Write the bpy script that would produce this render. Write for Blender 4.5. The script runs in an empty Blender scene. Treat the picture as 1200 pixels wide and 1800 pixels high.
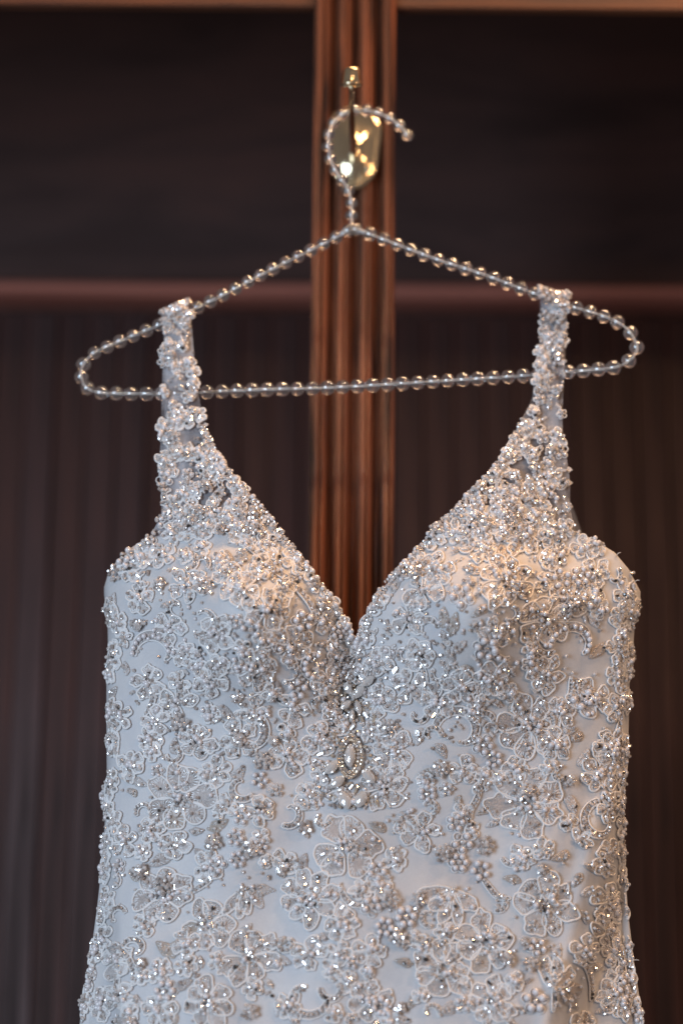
import bpy, math, random
import numpy as np

# ------------------------------------------------------------------ camera
Z0 = 1.70                      # height of the picture centre above the floor
DIST, PITCH, ROLL = 1.70, math.radians(15), math.radians(0.5)
FOC, SENS = 85.0, 24.0
fwd = np.array([0, math.cos(PITCH), math.sin(PITCH)])
r0v = np.array([1.0, 0, 0]); u0v = np.array([0, -math.sin(PITCH), math.cos(PITCH)])
rgt = r0v * math.cos(ROLL) + u0v * math.sin(ROLL)
upv = u0v * math.cos(ROLL) - r0v * math.sin(ROLL)
CAM = np.array([0, 0, Z0]) - DIST * fwd
scene = bpy.context.scene
COL = scene.collection
cam_d = bpy.data.cameras.new('camera'); cam = bpy.data.objects.new('camera', cam_d); COL.objects.link(cam)
from mathutils import Matrix, Vector
m3 = Matrix([[rgt[i], upv[i], -fwd[i]] for i in range(3)])
cam.matrix_world = Matrix.Translation(Vector(CAM)) @ m3.to_4x4()
cam_d.sensor_fit = 'HORIZONTAL'; cam_d.sensor_width = SENS; cam_d.lens = FOC
cam_d.clip_start = 0.05; cam_d.clip_end = 50
cam_d.dof.use_dof = True; cam_d.dof.focus_distance = 1.625; cam_d.dof.aperture_fstop = 2.8
scene.camera = cam

# ------------------------------------------------------------------ world, lamps, exposure
w = bpy.data.worlds.new('World'); scene.world = w; w.use_nodes = True
w.node_tree.nodes['Background'].inputs[0].default_value = (0.49, 0.44, 0.44, 1)
w.node_tree.nodes['Background'].inputs[1].default_value = 0.30
scene.view_settings.view_transform = 'Standard'; scene.view_settings.look = 'None'
scene.view_settings.exposure = 0.0; scene.view_settings.gamma = 1.0
scene.view_settings.use_curve_mapping = False
scene.cycles.use_denoising = True
scene.cycles.max_bounces = 10; scene.cycles.transmission_bounces = 8; scene.cycles.transparent_max_bounces = 16
scene.cycles.sample_clamp_indirect = 30.0
scene.cycles.caustics_reflective = False; scene.cycles.caustics_refractive = True

def lamp(name, kind, loc, tgt, power, color, size=0.05, size_y=None):
    d = bpy.data.lights.new(name, kind); o = bpy.data.objects.new(name, d); COL.objects.link(o)
    d.energy = power; d.color = color; o.location = loc
    if kind == 'AREA':
        d.shape = 'RECTANGLE'; d.size = size; d.size_y = size_y or size
        o.rotation_euler = (Vector(tgt) - Vector(loc)).to_track_quat('-Z', 'Y').to_euler()
    else:
        d.shadow_soft_size = size
    return o
COOL = (0.61, 0.79, 1.0); WARM = (1.0, 0.60, 0.32)
lamp('window_light', 'AREA', (-1.45, -2.15, 1.45), (0, 0, 1.6), 47, COOL, 0.9, 1.3)
for i, (x, y, z) in enumerate([(0.28, -0.10, 2.95), (0.60, -0.06, 2.86), (0.85, -0.28, 2.95), (0.55, -0.45, 2.84), (0.05, -0.22, 2.90)]):
    lamp('chandelier_bulb', 'POINT', (x, y, z), None, 15, WARM, 0.05)
for x, y, z, p in [(0.9, -2.6, 2.75, 20), (1.9, -1.2, 2.20, 36), (0.2, -3.2, 2.85, 18)]:
    lamp('ceiling_bulb', 'POINT', (x, y, z), None, p, WARM, 0.06)

# ------------------------------------------------------------------ helpers
def unp(px, py, Y):
    px = np.asarray(px, float); py = np.asarray(py, float); Y = np.asarray(Y, float)
    a = (px - 600) / 1200 * SENS / FOC; b = (900 - py) / 1200 * SENS / FOC
    d = fwd + a[..., None] * rgt + b[..., None] * upv
    t = (Y - CAM[1]) / d[..., 1]
    return CAM + t[..., None] * d
def sstep(x): x = np.clip(x, 0, 1); return x * x * (3 - 2 * x)

class Packed(list): pass          # faces grouped by corner count as index arrays
def pack(F):
    g = {}
    for f in F: g.setdefault(len(f), []).append(f)
    return Packed(np.array(v) for v in g.values())
_tf = {}
def tube_faces(n, seg, closed, cap):
    k = (n, seg, closed, cap)
    if k not in _tf:
        F = [(i * seg + a, i * seg + (a + 1) % seg, ((i + 1) % n) * seg + (a + 1) % seg, ((i + 1) % n) * seg + a) for i in range(n if closed else n - 1) for a in range(seg)]
        if not closed and cap: F += [tuple(range(seg))[::-1], tuple((n - 1) * seg + a for a in range(seg))]
        _tf[k] = pack(F)
    return _tf[k]
class MB:                       # collects geometry, builds ONE mesh object
    def __init__(s): s.v = []; s.f = []; s.m = []; s.uv = []; s.n = 0
    def add(s, V, F, mi=0, UV=None):
        V = np.asarray(V, float).reshape(-1, 3)
        s.v.append(V); o = s.n; s.n += len(V)
        if isinstance(F, Packed):
            for A in F: s.f.extend((A + o).tolist()); s.m.extend([mi] * len(A))
        else:
            s.f.extend([tuple(i + o for i in f) for f in F]); s.m.extend([mi] * len(F))
        s.uv.append(np.zeros((len(V), 2)) if UV is None else np.asarray(UV, float))
    def build(s, name, mats, parent=None, smooth=True, stuff=False):
        if not s.v: return None
        V = np.vstack(s.v); me = bpy.data.meshes.new(name)
        me.from_pydata(V.tolist(), [], s.f)
        if not isinstance(mats, (list, tuple)): mats = [mats]
        for m in mats: me.materials.append(m)
        me.polygons.foreach_set('material_index', s.m)
        me.polygons.foreach_set('use_smooth', [smooth] * len(s.f))
        U = np.vstack(s.uv); ul = me.uv_layers.new(name='UVMap')
        li = np.zeros(len(me.loops), int); me.loops.foreach_get('vertex_index', li)
        ul.data.foreach_set('uv', U[li].ravel())
        o = bpy.data.objects.new(name, me); COL.objects.link(o)
        if parent is not None: o.parent = parent
        if stuff: o['kind'] = 'stuff'
        return o
def thing(name, label, cat, group=None):
    o = bpy.data.objects.new(name, None); COL.objects.link(o)
    o['label'] = label; o['category'] = cat
    if group: o['group'] = group
    return o
def norm(a): return a / np.maximum(np.linalg.norm(a, axis=-1, keepdims=True), 1e-12)
def tube(mb, P, N, r, seg=6, closed=False, mi=0, cap=True):
    P = np.asarray(P, float); n = len(P)
    r = np.broadcast_to(np.asarray(r, float), (n,))
    if closed: T = np.roll(P, -1, 0) - np.roll(P, 1, 0)
    else: T = np.gradient(P, axis=0)
    T = norm(T); B = norm(np.cross(T, N)); M = np.cross(B, T)
    a = np.arange(seg) * 2 * math.pi / seg
    V = P[:, None] + r[:, None, None] * (np.cos(a)[None, :, None] * B[:, None] + np.sin(a)[None, :, None] * M[:, None])
    L = np.concatenate([[0], np.cumsum(np.linalg.norm(np.diff(P, axis=0), axis=1))]) * 1000
    UV = np.stack([np.repeat(L, seg), np.tile(np.arange(seg) / seg, n)], 1)
    mb.add(V.reshape(-1, 3), tube_faces(n, seg, closed, cap), mi, UV)
def box(mb, x0, x1, y0, y1, z0, z1, mi=0, bev=0.0):
    b = bev; V = []; 
    for z, ins in ((z0, b), (z0 + b, 0), (z1 - b, 0), (z1, b)) if b else ((z0, 0), (z1, 0)):
        V += [(x0 + ins, y0 + ins, z), (x1 - ins, y0 + ins, z), (x1 - ins, y1 - ins, z), (x0 + ins, y1 - ins, z)]
    nl = len(V) // 4; F = [(3, 2, 1, 0), tuple(4 * (nl - 1) + k for k in range(4))]
    for i in range(nl - 1):
        for k in range(4):
            l = (k + 1) % 4; F.append((4 * i + k, 4 * i + l, 4 * i + 4 + l, 4 * i + 4 + k))
    mb.add(V, F, mi)
def catmull(pts, n, closed=False):
    P = np.asarray(pts, float); m = len(P)
    t = np.linspace(0, m if closed else m - 1, n, endpoint=not closed)
    i = np.floor(t).astype(int); 
    if not closed: i = np.minimum(i, m - 2)
    f = (t - i)[:, None]
    g = (lambda k: P[(i + k) % m]) if closed else (lambda k: P[np.clip(i + k, 0, m - 1)])
    a, b, c, d = g(-1), g(0), g(1), g(2)
    return 0.5 * (2 * b + (c - a) * f + (2 * a - 5 * b + 4 * c - d) * f**2 + (3 * b - a - 3 * c + d) * f**3)
def resample(P, step, closed=False):
    P = np.asarray(P, float)
    if closed: P = np.vstack([P, P[:1]])
    L = np.concatenate([[0], np.cumsum(np.linalg.norm(np.diff(P, axis=0), axis=1))])
    n = max(3, int(round(L[-1] / step)) + 1)
    s = np.linspace(0, L[-1], n, endpoint=not closed)
    return np.stack([np.interp(s, L, P[:, k]) for k in range(P.shape[1])], 1)

# ------------------------------------------------------------------ materials
def mat(name, build):
    m = bpy.data.materials.new(name); m.use_nodes = True
    nt = m.node_tree; b = nt.nodes['Principled BSDF']; build(nt, b); return m
def nd(nt, t, **k):
    n = nt.nodes.new(t)
    for a, v in k.items():
        if a in n.inputs: n.inputs[a].default_value = v
        else: setattr(n, a, v)
    return n
def ramp(nt, fac, stops):
    n = nt.nodes.new('ShaderNodeValToRGB'); e = n.color_ramp.elements
    while len(e) < len(stops): e.new(0.5)
    for el, (p, c) in zip(e, stops): el.position = p; el.color = (*c, 1)
    nt.links.new(fac, n.inputs[0]); return n.outputs[0]
def bump(nt, b, h, strength, dist):
    n = nt.nodes.new('ShaderNodeBump'); n.inputs['Strength'].default_value = strength; n.inputs['Distance'].default_value = dist
    nt.links.new(h, n.inputs['Height']); nt.links.new(n.outputs[0], b.inputs['Normal'])
def coords(nt, scale=(1, 1, 1), kind='Object', rot=(0, 0, 0)):
    c = nt.nodes.new('ShaderNodeTexCoord'); mp = nt.nodes.new('ShaderNodeMapping')
    mp.inputs['Scale'].default_value = scale; mp.inputs['Rotation'].default_value = rot
    nt.links.new(c.outputs[kind], mp.inputs[0]); return mp.outputs[0]

def wood(dark, light, rough, sc=(60, 60, 2.2), spec=0.5, coat=0.0, bmp=0.25):
    def f(nt, b):
        v = coords(nt, sc)
        n1 = nd(nt, 'ShaderNodeTexNoise', Scale=1.0, Detail=6.0, Roughness=0.62, Distortion=0.4); nt.links.new(v, n1.inputs[0])
        v2 = coords(nt, tuple(k * 0.16 for k in sc))
        n2 = nd(nt, 'ShaderNodeTexNoise', Scale=1.0, Detail=3.0); nt.links.new(v2, n2.inputs[0])
        mx = nd(nt, 'ShaderNodeMath', operation='MULTIPLY_ADD'); mx.inputs[1].default_value = 0.62
        nt.links.new(n1.outputs[0], mx.inputs[0]); 
        m2 = nd(nt, 'ShaderNodeMath', operation='MULTIPLY'); m2.inputs[1].default_value = 0.38
        nt.links.new(n2.outputs[0], m2.inputs[0]); nt.links.new(m2.outputs[0], mx.inputs[2])
        c = ramp(nt, mx.outputs[0], [(0.41, dark), (0.50, tuple((a + d) / 2 for a, d in zip(dark, light))), (0.59, light)])
        nt.links.new(c, b.inputs['Base Color']); b.inputs['Roughness'].default_value = rough
        b.inputs['Specular IOR Level'].default_value = spec
        b.inputs['Coat Weight'].default_value = coat; b.inputs['Coat Roughness'].default_value = 0.25
        rr_ = ramp(nt, n1.outputs[0], [(0.35, (rough * 1.5,) * 3), (0.65, (rough * 0.7,) * 3)]); nt.links.new(rr_, b.inputs['Roughness'])
        bump(nt, b, n1.outputs[0], bmp, 0.002)
    return f
M = {}
M['post'] = mat('mahogany', wood((0.016, 0.0045, 0.003), (0.31, 0.105, 0.050), 0.30, (140, 140, 6.0), 0.5, 0.2, 0.5))
M['panel'] = mat('dark_panel', wood((0.050, 0.025, 0.021), (0.105, 0.052, 0.043), 0.5, (3, 30, 14), 0.25, 0, 0.1))
M['plank'] = mat('dark_plank', wood((0.014, 0.0055, 0.005), (0.085, 0.033, 0.027), 0.42, (50, 50, 2), 0.25, 0, 0.1))
M['head'] = mat('head_wood', wood((0.06, 0.020, 0.010), (0.22, 0.080, 0.035), 0.36, (5, 90, 90), 0.5, 0.15))
M['rail'] = mat('rail_wood', wood((0.21, 0.072, 0.055), (0.44, 0.17, 0.125), 0.36, (2, 60, 60), 0.5, 0.2, 0.1))

def f_satin(nt, b):
    b.inputs['Base Color'].default_value = (0.73, 0.71, 0.70, 1); b.inputs['Roughness'].default_value = 0.55
    b.inputs['Sheen Weight'].default_value = 0.25; b.inputs['Sheen Roughness'].default_value = 0.4
    v = coords(nt, (1, 1, 1), 'UV')
    a = nd(nt, 'ShaderNodeTexVoronoi', Scale=1.1, feature='DISTANCE_TO_EDGE'); nt.links.new(v, a.inputs[0])
    c = ramp(nt, a.outputs[0], [(0.0, (0.70, 0.70, 0.71)), (0.16, (0.61, 0.605, 0.61))])
    n = nd(nt, 'ShaderNodeTexNoise', Scale=0.035, Detail=3.0); nt.links.new(v, n.inputs[0])
    c2 = ramp(nt, n.outputs[0], [(0.3, (0.90, 0.90, 0.92)), (0.7, (1.0, 0.985, 0.97))])
    mx = nd(nt, 'ShaderNodeMix', data_type='RGBA', blend_type='MULTIPLY'); mx.inputs[0].default_value = 1
    nt.links.new(c, mx.inputs[6]); nt.links.new(c2, mx.inputs[7]); nt.links.new(mx.outputs[2], b.inputs['Base Color'])
    bump(nt, b, a.outputs[0], 0.35, 0.0004)
M['satin'] = mat('tulle_over_satin', f_satin)
def f_net(nt, b):
    b.inputs['Base Color'].default_value = (0.62, 0.61, 0.64, 1); b.inputs['Roughness'].default_value = 0.6
    v = coords(nt, (1, 1, 1), 'UV')
    n = nd(nt, 'ShaderNodeTexNoise', Scale=0.09, Detail=3.0); nt.links.new(v, n.inputs[0])
    c = ramp(nt, n.outputs[0], [(0.38, (0.16,) * 3), (0.62, (0.55,) * 3)])
    nt.links.new(c, b.inputs['Alpha'])
M['net'] = mat('sheer_net', f_net)
def f_lace(c0, c1, c2, metal):
    def f(nt, b):
        v = coords(nt, (1, 1, 1), 'UV')
        wv = nd(nt, 'ShaderNodeTexWave', Scale=0.55, Distortion=4.5, Detail=2.0); wv.inputs['Detail Scale'].default_value = 1.3
        nt.links.new(v, wv.inputs[0])
        n = nd(nt, 'ShaderNodeTexNoise', Scale=0.8, Detail=4.0); nt.links.new(v, n.inputs[0])
        mx = nd(nt, 'ShaderNodeMath', operation='MULTIPLY_ADD'); mx.inputs[1].default_value = 0.45
        m2 = nd(nt, 'ShaderNodeMath', operation='MULTIPLY'); m2.inputs[1].default_value = 0.6
        nt.links.new(n.outputs[0], m2.inputs[0]); nt.links.new(wv.outputs[0], mx.inputs[0]); nt.links.new(m2.outputs[0], mx.inputs[2])
        c = ramp(nt, mx.outputs[0], [(0.25, c0), (0.5, c1), (0.8, c2)])
        nt.links.new(c, b.inputs['Base Color']); b.inputs['Roughness'].default_value = 0.38; b.inputs['Metallic'].default_value = metal
        b.inputs['Specular IOR Level'].default_value = 0.7
        bump(nt, b, mx.outputs[0], 0.9, 0.0006)
    return f
M['lace'] = mat('silver_lace', f_lace((0.38, 0.32, 0.295), (0.62, 0.55, 0.52), (0.84, 0.785, 0.755), 0.08))
M['lace2'] = mat('ivory_lace', f_lace((0.52, 0.465, 0.445), (0.71, 0.655, 0.63), (0.86, 0.82, 0.80), 0.05))
M['gold'] = mat('champagne_lace', f_lace((0.42, 0.33, 0.265), (0.60, 0.50, 0.425), (0.78, 0.69, 0.62), 0.1))
def f_thread(nt, b):
    b.inputs['Base Color'].default_value = (0.80, 0.79, 0.79, 1); b.inputs['Roughness'].default_value = 0.36
    b.inputs['Specular IOR Level'].default_value = 0.7; b.inputs['Sheen Weight'].default_value = 0.3
M['thread'] = mat('silk_thread', f_thread)
def f_sthread(nt, b):
    b.inputs['Base Color'].default_value = (0.66, 0.64, 0.63, 1); b.inputs['Roughness'].default_value = 0.3; b.inputs['Metallic'].default_value = 0.45
M['sthread'] = mat('silver_thread', f_sthread)
def f_cord(nt, b):
    b.inputs['Base Color'].default_value = (0.90, 0.87, 0.85, 1); b.inputs['Roughness'].default_value = 0.5
    v = coords(nt, (1, 3, 1), 'UV', (0, 0, 0.6))
    wv = nd(nt, 'ShaderNodeTexWave', Scale=0.9); nt.links.new(v, wv.inputs[0]); bump(nt, b, wv.outputs[0], 0.4, 0.0003)
M['cord'] = mat('white_cord', f_cord)
def f_pearl(nt, b):
    lw = nd(nt, 'ShaderNodeLayerWeight', Blend=0.35)
    c = ramp(nt, lw.outputs[1], [(0.0, (0.78, 0.74, 0.735)), (0.5, (0.70, 0.67, 0.70)), (1.0, (0.82, 0.78, 0.76))])
    nt.links.new(c, b.inputs['Base Color']); b.inputs['Roughness'].default_value = 0.22
    b.inputs['Coat Weight'].default_value = 0.8; b.inputs['Coat Roughness'].default_value = 0.06
    b.inputs['Specular IOR Level'].default_value = 0.7
M['pearl'] = mat('pearl', f_pearl)
def f_metal(col, rough, metal=1.0):
    def f(nt, b):
        b.inputs['Base Color'].default_value = (*col, 1); b.inputs['Roughness'].default_value = rough
        b.inputs['Metallic'].default_value = metal; b.inputs['Coat Weight'].default_value = 0.6; b.inputs['Coat Roughness'].default_value = 0.03
    return f
M['silver'] = mat('silver_bead', f_metal((0.90, 0.85, 0.82), 0.13, 0.55))
M['smoke'] = mat('smoky_bead', f_metal((0.62, 0.56, 0.53), 0.12, 0.55))
M['clear'] = mat('milky_crystal', f_metal((0.82, 0.775, 0.75), 0.10, 0.3))
M['jet'] = mat('dark_bead', f_metal((0.10, 0.09, 0.085), 0.15, 0.6))
M['sequin'] = mat('sequin', f_metal((0.86, 0.84, 0.82), 0.22, 0.35))
def f_brass(nt, b):
    b.inputs['Base Color'].default_value = (0.76, 0.62, 0.41, 1); b.inputs['Metallic'].default_value = 1; b.inputs['Roughness'].default_value = 0.17
M['brass'] = mat('polished_brass', f_brass)
def f_glass(nt, b):
    b.inputs['Base Color'].default_value = (1, 0.985, 0.97, 1); b.inputs['Transmission Weight'].default_value = 0.965
    b.inputs['Roughness'].default_value = 0.04; b.inputs['IOR'].default_value = 1.75; b.inputs['Coat Weight'].default_value = 1.0; b.inputs['Coat IOR'].default_value = 2.0; b.inputs['Coat Roughness'].default_value = 0.04
M['glass'] = mat('clear_acrylic', f_glass)
def f_wire(nt, b):
    b.inputs['Base Color'].default_value = (0.93, 0.95, 0.97, 1); b.inputs['Metallic'].default_value = 0.0; b.inputs['Roughness'].default_value = 0.3
M['wire'] = mat('white_metal_wire', f_wire)

# ------------------------------------------------------------------ setting: panelled wall behind
WY = 0.66
wall = MB(); zr = lambda px, py, Y: unp(px, py, Y)
zt = unp(600, 500, WY)[2]; zb = unp(600, 552, WY)[2]
x_l, x_r = -1.6, 1.6
box(wall, x_l, x_r, WY + 0.014, WY + 0.06, 0.0, zt + 0.9)
wall_o = wall.build('back_wall', M['panel'], smooth=False); wall_o['kind'] = 'structure'
pw = 0.0305
pl = MB(); box(pl, -pw / 2 + 0.0012, pw / 2 - 0.0012, -0.013, 0.0, 0.0, zb, 0, 0.003)
proto = pl.build('plank', M['plank'], wall_o, smooth=False); me_pl = proto.data
rngp = random.Random(4)
for i in range(-22, 23):
    o = proto if i == -22 else proto.copy()
    if i != -22: COL.objects.link(o)
    o.location = (i * pw + 0.004, WY + 0.0135 - rngp.uniform(0, 0.004), 0); o.rotation_euler = (0, 0, rngp.uniform(-0.05, 0.05))
for s, nm in ((-1, 'panel_board'), (1, 'panel_board')):
    b_ = MB(); box(b_, *( (x_l, -0.004) if s < 0 else (0.004, x_r) ), WY + 0.004, WY + 0.0135, zt + 0.003, zt + 0.88, 0, 0.002)
    b_.build(nm, M['panel'], wall_o, smooth=False)
rb = MB(); zc = (zt + zb) / 2; hh = (zt - zb) * 0.42
prof = [(0.012, 0.75 * hh), (-0.014, 0.75 * hh), (-0.026, hh * 0.6), (-0.033, hh * 0.3), (-0.036, 0.0), (-0.033, -0.3 * hh), (-0.026, -0.6 * hh), (-0.010, -0.75 * hh), (0.012, -0.75 * hh)]
V = [(x, WY + y, zc + z) for x in (x_l, x_r) for y, z in prof]; k = len(prof)
rb.add(V, [(i, (i + 1) % k, k + (i + 1) % k, k + i) for i in range(k)] + [tuple(range(k))[::-1], tuple(range(k, 2 * k))])
rb.build('chair_rail', M['rail'], wall_o, smooth=False)

# ------------------------------------------------------------------ wooden frame: fluted post and head rails
PY = 0.115
frame = thing('wooden_frame', 'fluted reddish brown wooden post with a head rail, in front of dark panelling', 'door frame')
def xat(px, Y=PY, py=420): return unp(px, py, Y)[0]
pL, pR = xat(549), xat(693.5)
prof = []
edges = [(549, 576, 0), (576, 591, 1), (591, 614, 0), (614, 631, 1), (631, 654, 0), (654, 672, 1), (672, 693.5, 0)]
for a, b, fl in edges:
    A, B = xat(a), xat(b)
    for t in np.linspace(0, 1, 9)[:-1] if fl else np.linspace(0, 1, 11)[:-1]:
        x = A + (B - A) * t
        y = 0.008 * math.sin(math.pi * t) ** 0.6 if fl else (-0.0018 if 0.15 < t < 0.9 and abs(t - 0.6) > 0.05 else 0.0006)
        prof.append((x, PY + y))
prof.append((pR, PY)); prof = [(pL, PY + 0.09)] + prof + [(pR, PY + 0.09)]
zs = [0.0, 0.8, 1.6, 2.4, 3.1]
pm = MB(); k = len(prof); V = [(x, y, z) for z in zs for x, y in prof]
F = [(r * k + i, r * k + (i + 1) % k, (r + 1) * k + (i + 1) % k, (r + 1) * k + i) for r in range(len(zs) - 1) for i in range(k)]
pm.add(V, F); pm.build('fluted_post', M['post'], frame, smooth=False)
zh = unp(300, 11, PY + 0.01)[2]
for a, b in ((x_l, pL - 0.001), (pR + 0.001, x_r)):
    h = MB(); box(h, a, b, PY + 0.008, PY + 0.018, zh, zh + 1.0, 0, 0.001); h.build('head_rail', M['head'], frame, smooth=False)

# ------------------------------------------------------------------ coat hook
hook = thing('coat_hook', 'polished brass coat hook with round capped tip screwed to the fluted post', 'coat hook')
pts = catmull([(577, 218), (590, 196), (622, 184), (655, 196), (671, 222), (668, 260), (661, 303), (640, 328), (620, 334), (602, 328), (582, 303), (577, 258)], 48, True)
pc = pts.mean(0); bm_ = MB(); rings = [(1.0, 0.0), (1.0, 0.0022), (0.97, 0.0040), (0.90, 0.0052), (0.84, 0.0056), (0.36, 0.0058), (0.30, 0.0085), (0.14, 0.010)]
Vs = []
for s_, h_ in rings: q = pc + (pts - pc) * s_; Vs.append(unp(q[:, 0], q[:, 1], np.full(48, PY - 0.0012 - h_)))
F = [(r * 48 + i, r * 48 + (i + 1) % 48, (r + 1) * 48 + (i + 1) % 48, (r + 1) * 48 + i) for r in range(len(rings) - 1) for i in range(48)]
F.append(tuple((len(rings) - 1) * 48 + i for i in range(48))); bm_.add(np.vstack(Vs), F)
bm_.build('back_plate', M['brass'], hook)
arm = np.array([(622, 284, 0.112), (621.5, 279, 0.085), (620.5, 262, 0.05), (619, 236, 0.022), (618, 209.5, 0.0), (617.5, 182, -0.018), (617.2, 150, -0.036)])
A3 = unp(arm[:, 0], arm[:, 1], arm[:, 2]); A3 = catmull(A3, 30)
am = MB(); tube(am, A3, np.tile([1.0, 0.001, 0], (30, 1)), np.linspace(0.0030, 0.0018, 30), 12); am.build('hook_arm', M['brass'], hook)
tip = A3[-1]; ax = norm(np.array([0, -0.28, 1.0])); e1 = np.array([1.0, 0, 0]); e2 = np.cross(ax, e1)
cp = MB(); pr = [(0.0, 0.0), (0.0076, 0.0), (0.0082, 0.0008), (0.0076, 0.0018), (0.0072, 0.004), (0.0061, 0.0112), (0.0052, 0.0128), (0.0, 0.0132)]
V = []; 
for r_, h_ in pr:
    for j in range(24):
        a = j * math.pi / 12; V.append(tip + ax * h_ + r_ * (math.cos(a) * e1 + math.sin(a) * e2))
cp.add(V, [(r * 24 + j, r * 24 + (j + 1) % 24, (r + 1) * 24 + (j + 1) % 24, (r + 1) * 24 + j) for r in range(len(pr) - 1) for j in range(24)])
cp.build('hook_tip', M['brass'], hook)
for sx, sy in ((647, 295),):
    sm = MB(); c = unp(sx, sy, PY - 0.006); V = []; 
    for r_, h_ in ((0.0035, 0), (0.003, 0.0012), (0.001, 0.0016)):
        for j in range(12): a = j * math.pi / 6; V.append(c + np.array([r_ * math.cos(a), -h_, r_ * math.sin(a)]))
    sm.add(V, [(r * 12 + j, r * 12 + (j + 1) % 12, r * 12 + 12 + (j + 1) % 12, r * 12 + 12 + j) for r in range(2) for j in range(12)] + [tuple(24 + j for j in range(12))])
    sm.build('screw', M['brass'], hook)

# ------------------------------------------------------------------ beaded clothes hanger
hanger = thing('clothes_hanger', 'clothes hanger strung with clear round beads, hanging from the brass hook', 'hanger')
def sphere_mesh(name, nu, nv, m, hole=0.0):
    V = []; F = []
    for i in range(nv + 1):
        th = hole + (math.pi - 2 * hole) * i / nv
        for j in range(nu): a = 2 * math.pi * j / nu; V.append((math.sin(th) * math.cos(a), math.sin(th) * math.sin(a), math.cos(th)))
    for i in range(nv):
        for j in range(nu): F.append((i * nu + j, (i + 1) * nu + j, (i + 1) * nu + (j + 1) % nu, i * nu + (j + 1) % nu))
    return V, F
def uvsphere(nu, nv):
    V = [(0, 0, 1)]; F = []
    for i in range(1, nv):
        th = math.pi * i / nv
        for j in range(nu): a = 2 * math.pi * j / nu; V.append((math.sin(th) * math.cos(a), math.sin(th) * math.sin(a), math.cos(th)))
    V.append((0, 0, -1)); n = len(V) - 1
    for j in range(nu):
        F.append((0, 1 + j, 1 + (j + 1) % nu)); F.append((n, 1 + (nv - 2) * nu + (j + 1) % nu, 1 + (nv - 2) * nu + j))
    for i in range(nv - 2):
        for j in range(nu): F.append((1 + i * nu + j, 1 + (i + 1) * nu + j, 1 + (i + 1) * nu + (j + 1) % nu, 1 + i * nu + (j + 1) % nu))
    return np.array(V), F
SV, SF = uvsphere(24, 16)
gm = bpy.data.meshes.new('glass_bead'); gm.from_pydata(SV.tolist(), [], SF); gm.materials.append(M['glass'])
gm.polygons.foreach_set('use_smooth', [True] * len(SF))
def yaw(px): return -(px - 620) * 0.0004 * 0.05
loopL = [(612, 405), (575, 425), (520, 452), (460, 482), (400, 514), (335, 546), (270, 575), (205, 602), (166, 620)]
cornL = [(166, 620), (147, 640), (143, 662), (154, 682), (178, 690)]
bot = [(178, 690), (240, 692), (320, 691), (400, 687), (480, 684), (560, 682), (640, 678), (720, 673), (800, 668), (880, 663), (960, 657), (1030, 651), (1078, 646)]
cornR = [(1078, 646), (1105, 634), (1119, 612), (1108, 585), (1085, 566)]
loopR = [(1085, 566), (1045, 550), (1000, 537), (930, 512), (850, 482), (770, 456), (700, 430), (650, 411), (626, 403)]
neck = [(619, 400), (618, 380), (617, 352), (609, 328), (594, 306), (581, 280), (577, 250), (582, 222), (598, 203), (618, 194), (640, 193), (665, 198), (688, 209), (706, 224), (716, 237)]
wire_pts = catmull(loopL[:-1] + cornL[:-1] + bot[:-1] + cornR[:-1] + loopR, 400)
W3 = unp(wire_pts[:, 0], wire_pts[:, 1], yaw(wire_pts[:, 0]))
wm = MB(); tube(wm, W3, np.tile([0.0, 1, 0.001], (400, 1)), 0.00045, 8); wm.build('wire_frame', M['wire'], hanger)
n2 = catmull(neck, 120); N3 = unp(n2[:, 0], n2[:, 1], np.zeros(120))
wm = MB(); tube(wm, N3, np.tile([0.0, 1, 0.001], (120, 1)), 0.00055, 8); wm.build('hook_wire', M['wire'], hanger)
rngh = random.Random(11)
def string(pts2, rpx, gap):
    P = catmull(pts2, 200); P = resample(P, rpx * 2 + gap)
    for x, y in P:
        o = bpy.data.objects.new('bead', gm); COL.objects.link(o); o.parent = hanger
        o.location = unp(x, y, yaw(x) if y > 401 else 0.0); s = rpx * 0.0004 * rngh.uniform(0.96, 1.03); o.scale = (s, s, s)
        o.rotation_euler = (rngh.uniform(0, 6), rngh.uniform(0, 6), 0)
string(loopL, 12.1, 0.2); string(cornL[1:-1], 13.0, 0.8); string(bot, 13.2, 0.2); string(cornR[1:-1], 13.2, 0.8); string(loopR, 12.5, 0.2); string(neck, 11.0, 0.2)
cm = MB(); c0 = unp(619, 400, 0)
tube(cm, unp(np.array([597, 608, 619, 632, 645.]), np.array([413, 406, 402, 405.5, 410.]), np.zeros(5)), np.tile([0.0, 1, 0.001], (5, 1)), 0.0016, 8); cm.build('collar', M['wire'], hanger)

# ------------------------------------------------------------------ dress surface
LE = np.array([(800, 183), (1045, 183), (1090, 189), (1150, 190), (1200, 187), (1300, 187), (1380, 188), (1450, 184), (1520, 179), (1600, 170), (1680, 159), (1750, 147), (1800, 140), (2000, 105), (2300, 60)], float)
RE = np.array([(800, 1125), (1060, 1125), (1090, 1115), (1150, 1112), (1200, 1106), (1300, 1104), (1350, 1099), (1400, 1095), (1500, 1097), (1600, 1103), (1700, 1115), (1800, 1131), (2000, 1160), (2300, 1210)], float)
def edge(py):
    l = np.interp(py, LE[:, 0], LE[:, 1]); r = np.interp(py, RE[:, 0], RE[:, 1]); return (l + r) / 2, (r - l) / 2
BT = np.array([(860, .020), (940, .040), (1000, .056), (1060, .066), (1150, .064), (1250, .058), (1400, .058), (1550, .061), (1800, .070), (2300, .10)])
FR = np.array([(1300, 1130), (1380, 1090), (1450, 1072), (1550, 1050), (1650, 1028), (1720, 1006), (1800, 985), (2300, 950)], float)
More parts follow.
